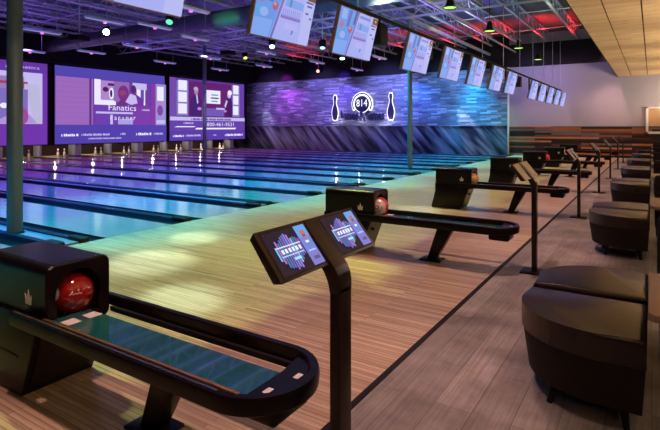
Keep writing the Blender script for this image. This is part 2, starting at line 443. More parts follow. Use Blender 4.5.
# pins: two per lane, kickback panels between the pits
def make_pin():
    pr = [(.026, 0), (.030, .01), (.052, .07), (.0605, .115), (.056, .17), (.036, .225), (.0235, .262), (.024, .285), (.031, .32), (.032, .345), (.022, .370), (.006, .381)]
    q = MB(); q.lathe(pr, M_pinw, 14, mfun=lambda k: M_pinr if k in (5, 7) else M_pinw)
    o = q.build('bowling_pin'); return o
pin0 = make_pin(); used = False
for i, (a, c) in enumerate(LANES):
    if i < 4: continue
    mid = (a+c)/2
    for j, off in enumerate((.12, .43)):
        o = pin0 if not used else pin0.copy()
        if used: C.objects.link(o)
        used = True
        o.location = (-24.15, mid+off, 0)
        tag(o, 'white bowling pin, %s of the two on the %s lane from the camera' % ('left' if j == 0 else 'right', ORD[i]), 'bowling pin', 'bowling pins at the lane ends')
M_kick = pm('kickback_grey', (.48, .46, .50), .4)
for k, s in enumerate(SINGLE[2:] + DOUBLE[3:]):
    wide = k >= len(SINGLE[2:])
    w = .17 if wide else .05
    idx = k-len(SINGLE[2:])+3 if wide else k+3
    q = MB(); q.box(-24.45, -23.9, s-w, s+w, .04, .60, M_kick, .01)
    o = q.build('kickback_panel'); tag(o, 'pale %s kickback panel at the pins, behind the %s %s lane divider' % ('thick' if wide else 'thin', ORD[idx-1], 'wide' if wide else 'narrow'), 'panel', 'kickback panels between the pin decks')

# ================================================================== VIDEO SCREENS
def wall_frame(y0, z0, x=-23.74):
    # u along +Y, v up, w towards +X
    return Matrix(((0, 0, 1, x), (1, 0, 0, y0), (0, 1, 0, z0), (0, 0, 0, 1)))
SW, SH = 6.38, 3.74
V = 1.0
def vs(r, g, bb, s=V): return em((r, g, bb), s)
purple, violet, indigo = vs(.13, .035, .36), vs(.20, .04, .42), vs(.085, .05, .40)
lilac, pale, whit = vs(.42, .24, .62), vs(.55, .50, .85), vs(.85, .82, 1.0)
pinkl, dk, maroon = vs(.36, .11, .40), vs(.035, .012, .10), vs(.10, .012, .09)
def video_screen(y0, fill, label):
    t = empty('video_screen', (-23.74, y0+SW/2, .62)); tag(t, label, 'screen')
    q = MB()
    for (a0, a1, z0, z1) in ((-.06, SW+.06, -.04, 0), (-.06, SW+.06, SH, SH+.04), (-.06, 0, -.04, SH+.04), (SW, SW+.06, -.04, SH+.04)):
        q.box(-.03, .05, a0-SW/2, a1-SW/2, z0, z1, M_blackmatte)
    q.build('frame', t)
    M = Matrix(((0, 0, 1, 0), (1, 0, 0, -SW/2), (0, 1, 0, 0), (0, 0, 0, 1)))
    s = Sheet(M); s.dw = .003; fill(s); s.mb.build('display', t, fix=False)
def fill_left(s):
    s.rect(0, SW, 0, SH, vs(.16, .035, .40))
    s.rect(0, SW, 3.30, SH, purple)
    s.rect(2.0, 6.15, .95, 3.27, pale)
    s.rect(2.2, 5.35, .97, 3.05, vs(.30, .20, .50))
    s.rect(5.0, 5.35, 2.55, 2.75, vs(.30, .04, .10))
    s.rect(3.6, 5.5, 2.72, 2.84, vs(.35, .05, .12)); s.rect(4.2, 4.7, 2.2, 2.3, vs(.32, .08, .2))
    s.poly([(5.35, 2.75), (6.0, 2.75), (6.12, .97), (5.8, .97)], vs(.50, .47, .72))
    s.rect(4.1, 5.5, .97, 2.5, vs(.22, .15, .50)); s.ell(4.5, 1.75, .16, .12, whit); s.poly([(4.0, .97), (5.9, .97), (5.6, 1.35), (4.6, 1.3)], vs(.42, .30, .68))
    s.ell(5.3, 1.3, .22, .35, vs(.33, .07, .30))
    s.poly([(.5, .97), (2.0, .97), (2.0, 2.9), (1.6, 3.1)], pinkl)
    s.poly([(4.55, 3.42), (4.68, 3.42), (4.75, 3.60), (4.62, 3.60)], pale); s.text('Fanatics', 4.85, 3.44, .13, pale, 1.15)
def fill_mid(s):
    s.rect(0, SW, 0, SH, vs(.10, .05, .36))
    s.rect(0, SW, 3.28, SH, vs(.085, .06, .42))
    s.rect(.06, 1.95, .92, 3.24, vs(.33, .14, .50)); s.rect(1.75, 1.87, .92, 3.24, vs(.12, .03, .22))
    for i in range(9): s.rect(.06, 1.75, 1.0+i*.25, 1.02+i*.25, vs(.29, .11, .46))
    s.rect(1.95, 5.35, .92, 3.24, vs(.16, .045, .36))
    # workshop picture: window light, two figures at a bench
    s.rect(2.0, 2.35, 1.95, 3.24, whit); s.rect(2.35, 3.1, 2.1, 3.2, lilac); s.rect(2.75, 3.35, 2.95, 3.08, maroon)
    s.ell(2.62, 2.75, .17, .13, maroon); s.ell(2.95, 2.55, .14, .3, whit); s.ell(2.93, 2.55, .07, .2, dk)
    s.rect(2.1, 3.2, 1.95, 2.2, whit); s.rect(3.1, 4.0, 2.15, 3.2, vs(.28, .14, .45))
    s.ell(3.65, 2.6, .33, .42, vs(.20, .03, .22)); s.ell(3.6, 2.62, .22, .14, vs(.28, .05, .18))
    s.poly([(3.2, 1.9), (3.5, 2.3), (4.0, 2.3), (4.3, 1.9)], vs(.15, .03, .22))
    s.rect(4.2, 5.1, 2.85, 3.2, pale); s.rect(4.45, 5.0, 2.0, 2.85, whit); s.rect(4.7, 4.92, 2.2, 2.85, vs(.12, .08, .40))
    s.ell(4.25, 2.85, .17, .22, vs(.10, .02, .16)); s.poly([(3.75, 1.8), (4.0, 2.5), (4.4, 2.6), (4.9, 2.3), (4.9, .95), (4.0, .95)], vs(.17, .035, .36))
    s.poly([(3.75, 2.15), (4.05, 2.6), (4.4, 2.5), (4.5, 2.1), (4.1, 2.0)], pale)
    s.rect(4.0, 5.35, .92, 1.9, vs(.20, .045, .40)); s.rect(2.0, 4.1, .92, 1.9, vs(.15, .05, .42))
    s.rect(2.05, 4.2, 1.50, 1.60, pale); s.rect(2.85, 3.0, .95, 1.45, pale); s.rect(3.3, 4.2, .95, 1.25, vs(.40, .35, .75))
    s.text('Fanatics', 2.75, 1.68, .30, whit, 1.65)
    for i, ch in enumerate('partner'): s.text(ch, 2.85+i*.23, 1.18, .17, whit)
    s.dashes(4.75, 1.70, .09, pale, .5)
    s.rect(5.35, 5.65, .92, 3.24, vs(.24, .04, .36)); s.rect(5.65, SW-.02, .92, 3.24, vs(.33, .28, .66))
    s.rect(5.75, 6.2, 2.3, 3.1, whit); s.rect(5.7, 6.3, 1.9, 2.2, lilac); s.ell(5.95, 1.75, .2, .3, vs(.20, .06, .38)); s.rect(5.7, 6.3, 1.0, 1.2, pale)
    s.rect(0, SW, 0, .92, vs(.085, .05, .40))
    s.dashes(.25, .36, .12, whit, .85); s.dashes(1.25, .38, .10, pale, 1.55); s.dashes(3.4, .40, .1, pale, .3)
    s.dashes(1.6, .20, .07, pale, 1.9); s.dashes(4.35, .36, .14, whit, 1.0); s.dashes(5.5, .38, .11, pale, .7)
def fill_right(s):
    s.rect(0, SW, 0, SH, vs(.11, .04, .34))
    s.rect(1.0, 5.4, 1.45, SH-.12, vs(.13, .015, .16))
    for u0, u1 in ((.55, 1.45), (5.2, 5.95)):
        s.rect(u0, u1, 1.5, SH-.14, vs(.24, .20, .55))
        for j in range(3): s.rect(u0+.12, u1-.12, 1.62+j*.70, 2.22+j*.70, whit)
    s.rect(0, .5, 1.4, SH, vs(.17, .07, .40)); s.rect(5.98, SW, 1.4, SH, vs(.14, .05, .40))
    # standing presenters: one on the left facing right, one on the right facing left
    s.poly([(1.55, 1.45), (1.6, 2.5), (1.85, 2.8), (2.25, 2.8), (2.45, 2.5), (2.5, 1.45)], vs(.06, .015, .15))
    s.ell(2.05, 3.03, .17, .24, vs(.40, .20, .42)); s.ell(2.02, 3.16, .18, .13, vs(.45, .40, .55)); s.poly([(2.02, 2.8), (2.15, 2.8), (2.22, 2.3), (2.12, 2.25)], pale)
    s.ell(2.3, 1.95, .17, .1, lilac)
    s.rect(2.85, 4.1, 2.3, 3.15, whit); s.rect(3.3, 3.9, 2.82, 2.9, vs(.1, .3, .6)); s.rect(3.25, 3.95, 2.62, 2.7, dk); s.rect(3.3, 3.85, 2.42, 2.5, vs(.1, .3, .5))
    s.poly([(4.55, 1.45), (4.6, 2.6), (4.75, 2.75), (5.1, 2.7), (5.2, 2.4), (5.2, 1.45)], vs(.07, .01, .12))
    s.ell(4.9, 2.95, .17, .24, pale); s.ell(4.95, 3.08, .2, .17, whit); s.poly([(4.45, 2.2), (4.62, 2.6), (4.75, 2.5), (4.55, 2.05)], pale); s.ell(4.5, 1.85, .16, .08, lilac)
    s.rect(2.5, 4.4, 1.5, 2.0, vs(.17, .10, .45)); s.rect(3.7, 4.45, 1.93, 2.05, pale)
    s.rect(0, SW, 1.20, 1.42, pale)
    s.dashes(1.6, 1.23, .13, vs(.1, .03, .3), 3.5)
    s.rect(0, SW, .55, 1.20, vs(.13, .05, .40))
    s.text('1-800-461-9531', 2.6, .86, .24, whit, 2.7)
    s.dashes(1.0, 1.0, .10, pale, .8)
    s.poly([(.3, .80), (1.8, .80), (1.95, .86), (.5, .86)], whit); s.poly([(1.9, .66), (5.4, .66), (5.55, .76), (2.0, .76)], whit)
    s.rect(0, SW, 0, .52, vs(.10, .045, .40))
    s.dashes(.2, .22, .12, whit, .8); s.dashes(1.15, .24, .11, pale, 1.2); s.dashes(3.4, .26, .08, pale, .3); s.dashes(4.45, .22, .14, whit, 1.7)
video_screen(6.32, fill_left, 'large purple video screen at the left edge, behind the near column')
video_screen(13.02, fill_mid, 'large purple video screen reading Fanatics, middle of the wall of screens')
video_screen(19.72, fill_right, 'large purple video screen with two presenters and a phone number')

# ================================================================== 814 SIGN
sign = empty('wall_sign', (-14.85, FAR-.10, 2.83)); tag(sign, 'halo-lit 814 Lanes & Games sign with a ring and two pins on the far wall', 'sign')
def ring(mb, r0, r1, y0, y1, m, n=40, a0=0, a1=2*PI):
    for i in range(n):
        t0, t1 = a0+(a1-a0)*i/n, a0+(a1-a0)*(i+1)/n
        c = [(r*math.cos(t), r*math.sin(t)) for r in (r0, r1) for t in (t0, t1)]
        for y in (y0, y1):
            mb.poly([(c[0][0], y, c[0][1]), (c[1][0], y, c[1][1]), (c[3][0], y, c[3][1]), (c[2][0], y, c[2][1])], m)
        for q0, q1 in ((c[0], c[1]), (c[2], c[3])):
            mb.poly([(q0[0], y0, q0[1]), (q1[0], y0, q1[1]), (q1[0], y1, q1[1]), (q0[0], y1, q0[1])], m)
A0, A1 = -PI*.17, PI*1.17
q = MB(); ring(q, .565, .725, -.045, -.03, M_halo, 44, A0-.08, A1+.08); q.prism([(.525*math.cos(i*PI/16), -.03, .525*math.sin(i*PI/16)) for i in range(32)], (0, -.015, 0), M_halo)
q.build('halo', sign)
q = MB(); ring(q, .60, .69, -.062, -.046, M_sign, 44, A0, A1); q.build('ring', sign)
q = MB(); q.prism([(.50*math.cos(i*PI/18), -.046, .50*math.sin(i*PI/18)) for i in range(36)], (0, -.016, 0), M_sign); q.build('disc', sign)
XZ = Matrix(((1, 0, 0, 0), (0, 0, -1, 0), (0, 1, 0, 0), (0, 0, 0, 1)))   # text plane facing -Y
q = MB(); q.text('814', em((.80, .80, 1), 1.6), Matrix.Translation((-.37, -.070, -.16)) @ XZ, height=.44, width=.74, ext=.004); q.build('number', sign, fix=False)
q = MB(); q.text('8', M_sign, Matrix.Translation((0, 0, 0)) @ XZ, height=.001); q.bm.free()
for off, mm, grow, nm in ((-.055, M_halo, .05, 'lettering_halo'), (-.085, M_sign, 0, 'lettering')):
    q = MB()
    q.text('Lanes', mm, Matrix.Translation((-1.50-grow/2, off, -.98-grow/2)) @ XZ, height=.58+grow, width=1.26+grow, ext=.02, bold=.035)
    q.text('&', mm, Matrix.Translation((-.16-grow/2, off, -1.05-grow/2)) @ XZ, height=.66+grow, width=.32+grow, ext=.02, bold=.03)
    q.text('Games', mm, Matrix.Translation((.25-grow/2, off, -.98-grow/2)) @ XZ, height=.58+grow, width=1.26+grow, ext=.02, bold=.035)
    if nm == 'lettering': q.build(nm, sign, fix=False)
    else: q.bm.free()
PINP = [(.10, -.80), (.16, -.70), (.215, -.42), (.215, -.28), (.17, -.08), (.095, .16), (.075, .32), (.09, .46), (.11, .56), (.095, .68), (.05, .75)]
for px in (-1.93, 1.93):
    g = [(px+r, z-.17) for r, z in PINP] + [(px-r, z-.17) for r, z in PINP[::-1]]
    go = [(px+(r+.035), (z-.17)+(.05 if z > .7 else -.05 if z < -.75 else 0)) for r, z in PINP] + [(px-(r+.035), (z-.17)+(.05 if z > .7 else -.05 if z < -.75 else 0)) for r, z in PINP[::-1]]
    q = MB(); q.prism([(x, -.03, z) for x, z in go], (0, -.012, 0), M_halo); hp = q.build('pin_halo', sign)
    q = MB(); q.prism([(x, -.043, z) for x, z in g], (0, -.016, 0), M_sign); q.build('pin_figure', sign)

# ================================================================== BALL RETURNS
def hood_sdf(y, z):
    cx, cz, hx, hz, r = 0, .535, .18, .175, .042
    dx, dz = abs(y)-hx+r, abs(z-cz)-hz+r
    return math.hypot(max(dx, 0), max(dz, 0)) + min(max(dx, dz), 0) - r
def open_sdf(y, z):
    return min(math.hypot(y, z-.535)-.128, max(abs(y)-.118, max(.375-z, z-.535)))
def loop_by_ray(f, n, c=(0, .50)):
    out = []
    for i in range(n):
        a = 2*PI*i/n; lo, hi = 0, .6
        for _ in range(40):
            mid = (lo+hi)/2
            if f(c[0]+math.cos(a)*mid, c[1]+math.sin(a)*mid) < 0: lo = mid
            else: hi = mid
        out.append((c[0]+math.cos(a)*lo, c[1]+math.sin(a)*lo))
    return out
RX = -2.2   # root X of a ball return
M_top = pm('glossy_black_top', (.006, .008, .014), .22, spec=.9)
def make_return():
    t = empty('ball_return')
    N = 72
    out, inn = loop_by_ray(hood_sdf, N), loop_by_ray(open_sdf, N)
    xf, xb = -2.62-RX, -3.25-RX
    q = MB(); i0 = q.mi(M_black); bm = q.bm
    def loop(pts, x): return [bm.verts.new((x, y, z)) for y, z in pts]
    of, ob, nf, nb = loop(out, xf), loop(out, xb), loop(inn, xf), loop(inn, xf-.24)
    of2 = loop([(y*.965, .535+(z-.535)*.965) for y, z in out], xf+.012)
    for i in range(N):
        j = (i+1) % N
        for qd in ((of[i], of[j], ob[j], ob[i]), (of[i], of2[i], of2[j], of[j]), (of2[i], nf[i], nf[j], of2[j]), (nf[i], nb[i], nb[j], nf[j])):
            f = bm.faces.new(qd); f.smooth = True
    bm.faces.new(ob); bm.faces.new(nb)
    hood = q.build('hood', t)
    for p in hood.data.polygons: p.use_smooth = p.area < .02 and abs(p.normal.x) < .1
    q = MB(); q.box(xb+.01, xf-.015, -.137, .137, .7095, .7115, M_top); q.build('top_sheen_skin', hood)  # thin skin added so the hood top catches a blue sheen
    for sg in (-1, 1):
        cw = [(-.028, -.038), (-.033, .016), (-.016, -.008), (0, .042), (.016, -.008), (.033, .016), (.028, -.038)]
        q = MB(); q.prism([(-2.78-RX+a, sg*.181, .53+bb) for a, bb in cw], (0, sg*.003, 0), M_crown); e = q.build('crown_emblem', hood)
    # base with sloped front and flared back
    pr = [(-3.26, .44), (-3.24, .30), (-3.32, .05), (-3.32, 0), (-2.81, 0), (-2.64, .44)]
    q = MB(); q.prism([(a-RX, -.205, z) for a, z in pr], (0, .41, 0), M_black, .012); base = q.build('base', t)
    q = MB()
    q.prism([(-2.80-RX+.012, -.17, .05), (-2.80-RX+.012, .17, .05), (-2.665-RX+.012, .17, .40), (-2.665-RX+.012, -.17, .40)], (.008, 0, -.003), M_bronze); fp = q.build('access_panel', base)
    q = MB(); q.cyl((-2.70-RX+.0, -.06, .27), (-2.70-RX+.03, -.06, .262), .016, M_blackmatte); q.build('lock_knob', fp)
    q = MB(); q.box(-3.27-RX, -2.84-RX, -.208, -.2, .205, .217, M_blackmatte); q.build('panel_seam', base)
    # loop rail
    R = .225; xe = -1.35-RX; x0 = -2.84-RX
    path = [((x0, -R, 0), (0, -1, 0)), ((xe, -R, 0), (0, -1, 0))]
    for i in range(1, 24):
        a = -PI/2+PI*i/24; d = (math.cos(a), math.sin(a), 0); path.append(((xe+R*d[0], R*d[1], 0), d))
    path += [((xe, R, 0), (0, 1, 0)), ((x0, R, 0), (0, 1, 0))]
    sect = [(-.016, .400), (.012, .384), (.022, .392), (.027, .438), (.020, .457), (-.010, .457), (-.016, .450)]
    q = MB(); q.sweep(path, sect, M_black); q.build('rail', t)
    # sheen along the rail top, put in as a bluish metal strip
    q = MB(); q.sweep([((x0, -R-.003, 0), (0, -1, 0)), ((xe, -R-.003, 0), (0, -1, 0))], [(-.006, .4575), (.006, .4575), (.006, .4605), (-.006, .4605)], pm('rail_sheen', (.12, .15, .17), .15, metal=.6)); q.build('rail_sheen_line', t)
    # glossy tray
    q = MB(); q.box(-2.60-RX, -1.27-RX, -.195, .04, .422, .436, M_tray); tr = q.build('ball_tray', t)
    q = MB(); q.box(-2.60-RX, -1.27-RX, -.207, -.193, .41, .461, M_copper, .003); q.build('tray_edge', tr)
    q = MB(); q.box(-2.84-RX, -2.602-RX, -.115, .115, .398, .412, M_blackmatte); q.build('ball_cradle', t)
    for yy in (-.115, .0):
        q = MB(); q.box(-2.535-RX, -2.46-RX, yy-.036, yy+.036, .4365, .4375, M_paper); lb = q.build('paper_label', tr)
    q = MB(); q.box(-2.62-RX, -1.30-RX, .185, .207, .375, .405, M_blackmatte, .006); q.build('inner_rail', t)
    # end plate in the loop
    pl = [(-1.265, -.19), (-1.265, .05), (-1.29, .20), (-1.21, .17), (-1.155, .06), (-1.15, -.04), (-1.18, -.13), (-1.23, -.19)]
    q = MB(); q.prism([(a-RX, y, .405) for a, y in pl], (0, 0, .034), M_black); ep = q.build('end_plate', t)
    for (a, y) in ((-1.215, -.10), (-1.185, .05)):
        q = MB(); q.box(a-.012-RX, a+.012-RX, y-.02, y+.02, .439, .441, M_white); q.build('sticker', ep)
    q = MB(); q.box(-1.37-RX, -1.17-RX, -.12, .11, .31, .39, M_black, .02, 3); q.build('lower_block', t)
    # leg
    lg = [(-1.91, .40), (-1.73, .40), (-1.945, .012), (-2.04, .012)]
    q = MB(); q.prism([(a-RX, -.05, z) for a, z in lg], (0, .10, 0), M_black, .008); q.build('leg', t)
    q = MB(); q.box(-2.11-RX, -1.88-RX, -.085, .085, 0, .016, M_black, .004); q.build('foot_plate', t)
    return t
ret0 = make_return()
side = ['nearest the camera', 'second from the camera, cream-disc ball in its mouth', 'third from the camera, orange ball in its mouth',
        'fourth from the camera, behind the second console', 'fifth from the camera, bright red ball', 'sixth from the camera, amber ball', 'seventh and farthest']
RY = []
for k in range(7):
    o = ret0 if k == 0 else copy_tree(ret0)
    yk = pair_y(k)-.03; RY.append(yk)
    o.location = (RX, yk, 0)
    tag(o, 'black ball return rack, '+side[k], 'ball return', 'ball returns along the approach')

def ball_mat(name, col, patch, d, cosr, ring=None):
    m, nt, bs = nt_mat(name)
    tc = nt.nodes.new('ShaderNodeTexCoord'); nz = nt.nodes.new('ShaderNodeVectorMath'); nz.operation = 'NORMALIZE'
    dt = nt.nodes.new('ShaderNodeVectorMath'); dt.operation = 'DOT_PRODUCT'; dt.inputs[1].default_value = Vector(d).normalized()
    nt.links.new(tc.outputs['Object'], nz.inputs[0]); nt.links.new(nz.outputs[0], dt.inputs[0])
    rp = nt.nodes.new('ShaderNodeValToRGB'); rp.color_ramp.interpolation = 'CONSTANT'
    el = rp.color_ramp.elements
    el[0].position = 0; el[0].color = (*col, 1); el[1].position = cosr; el[1].color = (*patch, 1)
    if ring:
        for p_, c_ in ring: e = el.new(p_); e.color = (*c_, 1)
    ns = nt.nodes.new('ShaderNodeTexNoise'); ns.inputs['Scale'].default_value = 14
    nt.links.new(tc.outputs['Object'], ns.inputs['Vector'])
    mr = nt.nodes.new('ShaderNodeMapRange'); mr.inputs['To Min'].default_value = .75; mr.inputs['To Max'].default_value = 1.25
    nt.links.new(ns.outputs['Fac'], mr.inputs['Value'])
    mx = nt.nodes.new('ShaderNodeMix'); mx.data_type = 'RGBA'; mx.blend_type = 'MULTIPLY'; mx.inputs['Factor'].default_value = 1
    nt.links.new(dt.outputs['Value'], rp.inputs['Fac']); nt.links.new(rp.outputs['Color'], mx.inputs[6]); nt.links.new(mr.outputs['Result'], mx.inputs[7])
    nt.links.new(mx.outputs[2], bs.inputs['Base Color']); bs.inputs['Roughness'].default_value = .12; bs.inputs['Coat Weight'].default_value = .5
    return m
def ball(k, m, label, dx=0):
    q = MB(); bmesh.ops.create_uvsphere(q.bm, u_segments=40, v_segments=24, radius=.1085)
    q._tag(list(q.bm.faces), m, True)
    o = q.build('bowling_ball', loc=(-2.68+dx, RY[k], .412+.1085)); tag(o, label, 'bowling ball')
    return o
red = ball_mat('ball_red', (.26, .008, .007), (.85, .80, .78), (.05, -.93, .20), .94, [(.988, (.03, .02, .02)), (.994, (.85, .8, .78))])
b1 = ball(0, red, 'red bowling ball with a white spot in the nearest ball return')
q = MB()
dirv = Vector((.86, -.40, .20)).normalized()
up = Vector((0, 0, 1)); rt = up.cross(dirv).normalized(); u2 = dirv.cross(rt)
for i in range(11):
    d = (dirv + rt*(i-4)*.055*1.0 + u2*(.0+.02*((i*7) % 3-1))).normalized()
    for (da, db) in ((0, 0), (.02, .012)):
        pth = (d+rt*da*.5+u2*db).normalized()*.1093
        q.poly([pth+rt*x_+u2*y_ for x_, y_ in ((-.0022, -.0014), (.0022, -.0014), (.0022, .0014), (-.0022, .0014))], M_white)
q.build('speckle_print', b1, fix=False)
ball(1, ball_mat('ball_pink', (.55, .03, .06), (.66, .52, .42), (.22, -.95, .05), .55, [(.86, (.30, .22, .20)), (.90, (.66, .52, .42)), (.97, (.20, .10, .10)), (.99, (.7, .6, .5))]), 'red bowling ball with a cream disc in the second ball return', .045)
ball(2, ball_mat('ball_orange', (.55, .20, .05), (.62, .33, .10), (.7, -.7, .1), .8), 'orange bowling ball in the third ball return', .03)
ball(4, ball_mat('ball_crimson', (.62, .02, .04), (.66, .05, .05), (.7, -.7, .1), .95), 'bright red bowling ball in the fifth ball return', .05)
ball(5, ball_mat('ball_amber', (.55, .34, .20), (.62, .45, .3), (.7, -.7, .1), .95), 'amber bowling ball in the sixth ball return', .06)

# ================================================================== TOUCH CONSOLES
M_dimlcd = pm('dim_display', (.05, .035, .03), .20, spec=.9)
def make_kiosk(lit=True):
    t = empty('touch_console')
    q = MB(); q.box(-.12, .12, -.115, .115, 0, .014, M_black, .004); q.build('base_plate', t)
    # post and arm
    q = MB(); q.box(-.022, .022, -.044, .044, .012, .84, M_bronze, .006, 3); q.build('post', t)
    bt, tp = Vector((-.020, 0, .925)), Vector((-.145, 0, 1.078))
    v = (tp-bt).normalized(); n = Vector((v.z, 0, -v.x))          # v up the panel, n out of it
    path = [(.022, .82), (.022, .86), (.016, .89), (.002, .918)]
    sidepts = [Vector((x_, 0, z_)) for x_, z_ in path] + [tp + n*.0035 + v*(-.005)]
    inner = [Vector((-.022, 0, .82)), Vector((-.022, 0, .855)), Vector((-.030, 0, .875)), Vector((-.045, 0, .895)), tp - n*.02 + v*(-.005)]
    pts = sidepts + inner[::-1]
    q = MB(); q.prism([(p.x, -.045, p.z) for p in pts], (0, .090, 0), M_bronze, .004); q.build('arm', t)
    hw = .325
    c0 = bt - n*.036
    q = MB(); q.prism([tuple(Vector((0, -hw, 0))+p) for p in (bt, tp, tp-n*.030-v*.01, c0+v*.02)], (0, 2*hw, 0), M_bronze, .006, 3); pan = q.build('console_body', t)
    for sgn in (-1, 1):
        y0 = -.300 if sgn < 0 else .058
        M = Matrix(((0, v.x, n.x, bt.x), (1, 0, 0, y0), (0, v.z, n.z, bt.z), (0, 0, 0, 1))) @ Matrix.Translation((0, .018, .001))
        W, Hh = .242, .162
        s = Sheet(M); s.dw = .0004
        s.rect(-.006, W+.006, -.006, Hh+.006, M_black if lit else M_glassblk)
        if not lit:
            s.rect(W*.02, W*.72, Hh*.03, Hh*.97, M_dimlcd); s.mb.build('touch_screen', pan, fix=False); continue
        dkp = em((.010, .005, .022), .9); s.rect(0, W, 0, Hh, dkp)
        s.rect(W*.73, W, 0, Hh, em((.16, .24, .70), 1)); s.rect(W*.73, W, Hh*.7, Hh, em((.14, .36, .80), 1)); s.rect(W*.73, W, 0, Hh*.28, em((.22, .20, .62), 1))
        s.rect(W*.81, W*.92, Hh*.66, Hh*.86, em((.60, .16, .10), 1)); s.rect(W*.83, W*.90, Hh*.70, Hh*.76, em((.1, .1, .45), 1)); s.rect(W*.82, W*.90, Hh*.54, Hh*.60, em((.9, .85, .95), 1))
        s.rect(W*.77, W*.95, Hh*.33, Hh*.37, em((.55, .5, .95), 1)); s.rect(W*.80, W*.94, Hh*.12, Hh*.20, em((.10, .10, .25), 1))
        random.seed(3)
        for i in range(12):
            u = W*(.10+.048*i); hgt = Hh*(.66+.18*math.sin(i*PI/11)+random.uniform(-.05, .07))
            low = Hh*(.30-.24*math.sin(i*PI/11)+random.uniform(-.04, .06))
            col = random.choice([(.14, .30, .85), (.30, .12, .60), (.20, .55, .9), (.10, .18, .5), (.45, .18, .6)])
            s.rect(u, u+W*.035, low, hgt, em(col, 1))
        s.rect(W*.10, W*.66, Hh*.585, Hh*.615, em((.75, .75, .95), 1)); s.rect(W*.13, W*.64, Hh*.37, Hh*.40, em((.5, .6, .95), 1))
        for i in range(6): s.rect(W*(.17+.078*i), W*(.17+.078*i+.052), Hh*.44, Hh*.54, em((.85, .9, 1), 1))
        s.rect(W*.34, W*.50, Hh*.24, Hh*.30, em((.4, .75, 1), 1))
        s.mb.build('touch_screen', pan, fix=False)
    return t
k0 = make_kiosk(); k1 = make_kiosk(False)
kl = ['nearest the camera, screens lit', 'second from the camera', 'third from the camera', 'fourth from the camera', 'fifth from the camera', 'sixth from the camera', 'farthest, close to the plank wall']
KY = [1.60, 5.27, 8.85, 12.45, 16.0, 19.7, 23.3]
for k in range(7):
    o = (k0, k1)[k] if k < 2 else copy_tree(k1)
    o.location = (-.975, KY[k], 0)
    tag(o, 'black twin-screen touch console on a post, '+kl[k], 'console', 'touch consoles along the floor edge')

# ================================================================== OVERHEAD SCORE MONITORS
MY = [2.62, 4.60, 6.24, 8.50, 10.3, 12.1, 13.95, 15.6, 19.0, 20.7, 22.5, 24.3, 26.0]
def make_monitor():
    t = empty('score_monitor')
    a = math.radians(14)
    up = Vector((math.sin(a), 0, math.cos(a))); n = Vector((math.cos(a), 0, -math.sin(a)))
    W, Hh = 1.05, .655
    M = Matrix(((0, up.x, n.x, 0), (1, 0, 0, 0), (0, up.z, n.z, 0), (0, 0, 0, 1)))
    q = MB(); q.box(-W/2, W/2, -Hh/2, Hh/2, -.055, 0, pm('monitor_bronze_case', (.17, .105, .075), .35), .006, mat=M); q.build('case', t)
    s = Sheet(M @ Matrix.Translation((-W/2+.014, -Hh/2+.014, .001))); w, h = W-.028, Hh-.028
    s.dw = .0008
    e = lambda r, g, bb: em((r*.60+.03, g*.58+.06, bb*.84+.06), 1.0)
    s.rect(0, w, 0, h, e(.60, .62, .95))
    s.poly([(0, 0), (w*.30, 0), (w*.44, h), (0, h)], e(.20, .42, .85))
    s.poly([(0, 0), (w*.28, 0), (w*.31, h*.32), (0, h*.30)], e(.30, .55, .95)); s.poly([(0, h*.30), (w*.18, h*.34), (w*.22, h*.55), (0, h*.52)], e(.14, .50, .85))
    s.ell(w*.08, h*.64, w*.055, h*.07, e(.60, .22, .34)); s.ell(w*.31, h*.57, w*.05, h*.075, e(.62, .10, .16)); s.ell(w*.30, h*.60, w*.025, h*.03, e(.8, .45, .4))
    s.poly([(w*.20, h*.62), (w*.26, h*.62), (w*.30, h*.98), (w*.22, h*.98)], e(.10, .18, .55)); s.poly([(w*.36, h*.7), (w*.40, h*.7), (w*.44, h), (w*.38, h)], e(.03, .10, .25))
    s.rect(w*.04, w*.16, h*.76, h*.97, e(.40, .60, .95)); s.ell(w*.14, h*.42, w*.07, h*.08, e(.45, .62, .95))
    s.poly([(w*.30, 0), (w*.34, 0), (w*.48, h), (w*.44, h)], e(.26, .18, .50))
    s.poly([(w*.46, h*.62), (w*.80, h*.62), (w*.80, h*.75), (w*.48, h*.78)], e(.30, .50, .90)); s.rect(w*.50, w*.80, h*.88, h*.94, e(.22, .30, .72))
    s.rect(w*.42, w*.78, h*.40, h*.46, e(.36, .18, .52))
    for i in range(9): s.rect(w*(.44+.036*i), w*(.44+.036*i+.017), h*.43, h*.58, e(.40, .42, .80))
    s.poly([(w*.64, h*.14), (w*.67, h*.14), (w*.70, h*.30), (w*.66, h*.30)], e(.16, .30, .68)); s.ell(w*.55, h*.70, w*.02, h*.08, e(.12, .30, .45))
    s.rect(w*.50, w*.74, h*.22, h*.34, e(.72, .66, .98))
    s.rect(w*.80, w, 0, h, e(.72, .74, .97))
    for (u0, u1, v0) in ((.82, .97, .79), (.85, .95, .72), (.84, .90, .58), (.93, .97, .50)):
        s.rect(w*u0, w*u1, h*v0, h*(v0+.035), e(.13, .10, .30))
    s.rect(w*.84, w*.995, h*.84, h*.99, em((.16, .07, .035), 1.0)); s.ell(w*.93, h*.92, w*.02, h*.02, em((.7, .45, .3), 1.0), 8)
    s.mb.build('display', t, fix=False)
    q = MB(); q.box(-.16, -.05, -.10, .10, -.10, .10, M_blackmatte, .01); q.cyl((-.15, 0, 0), (-.15, 0, .43), .025, M_blackmatte); q.build('bracket', t)
    return t
m0 = make_monitor()
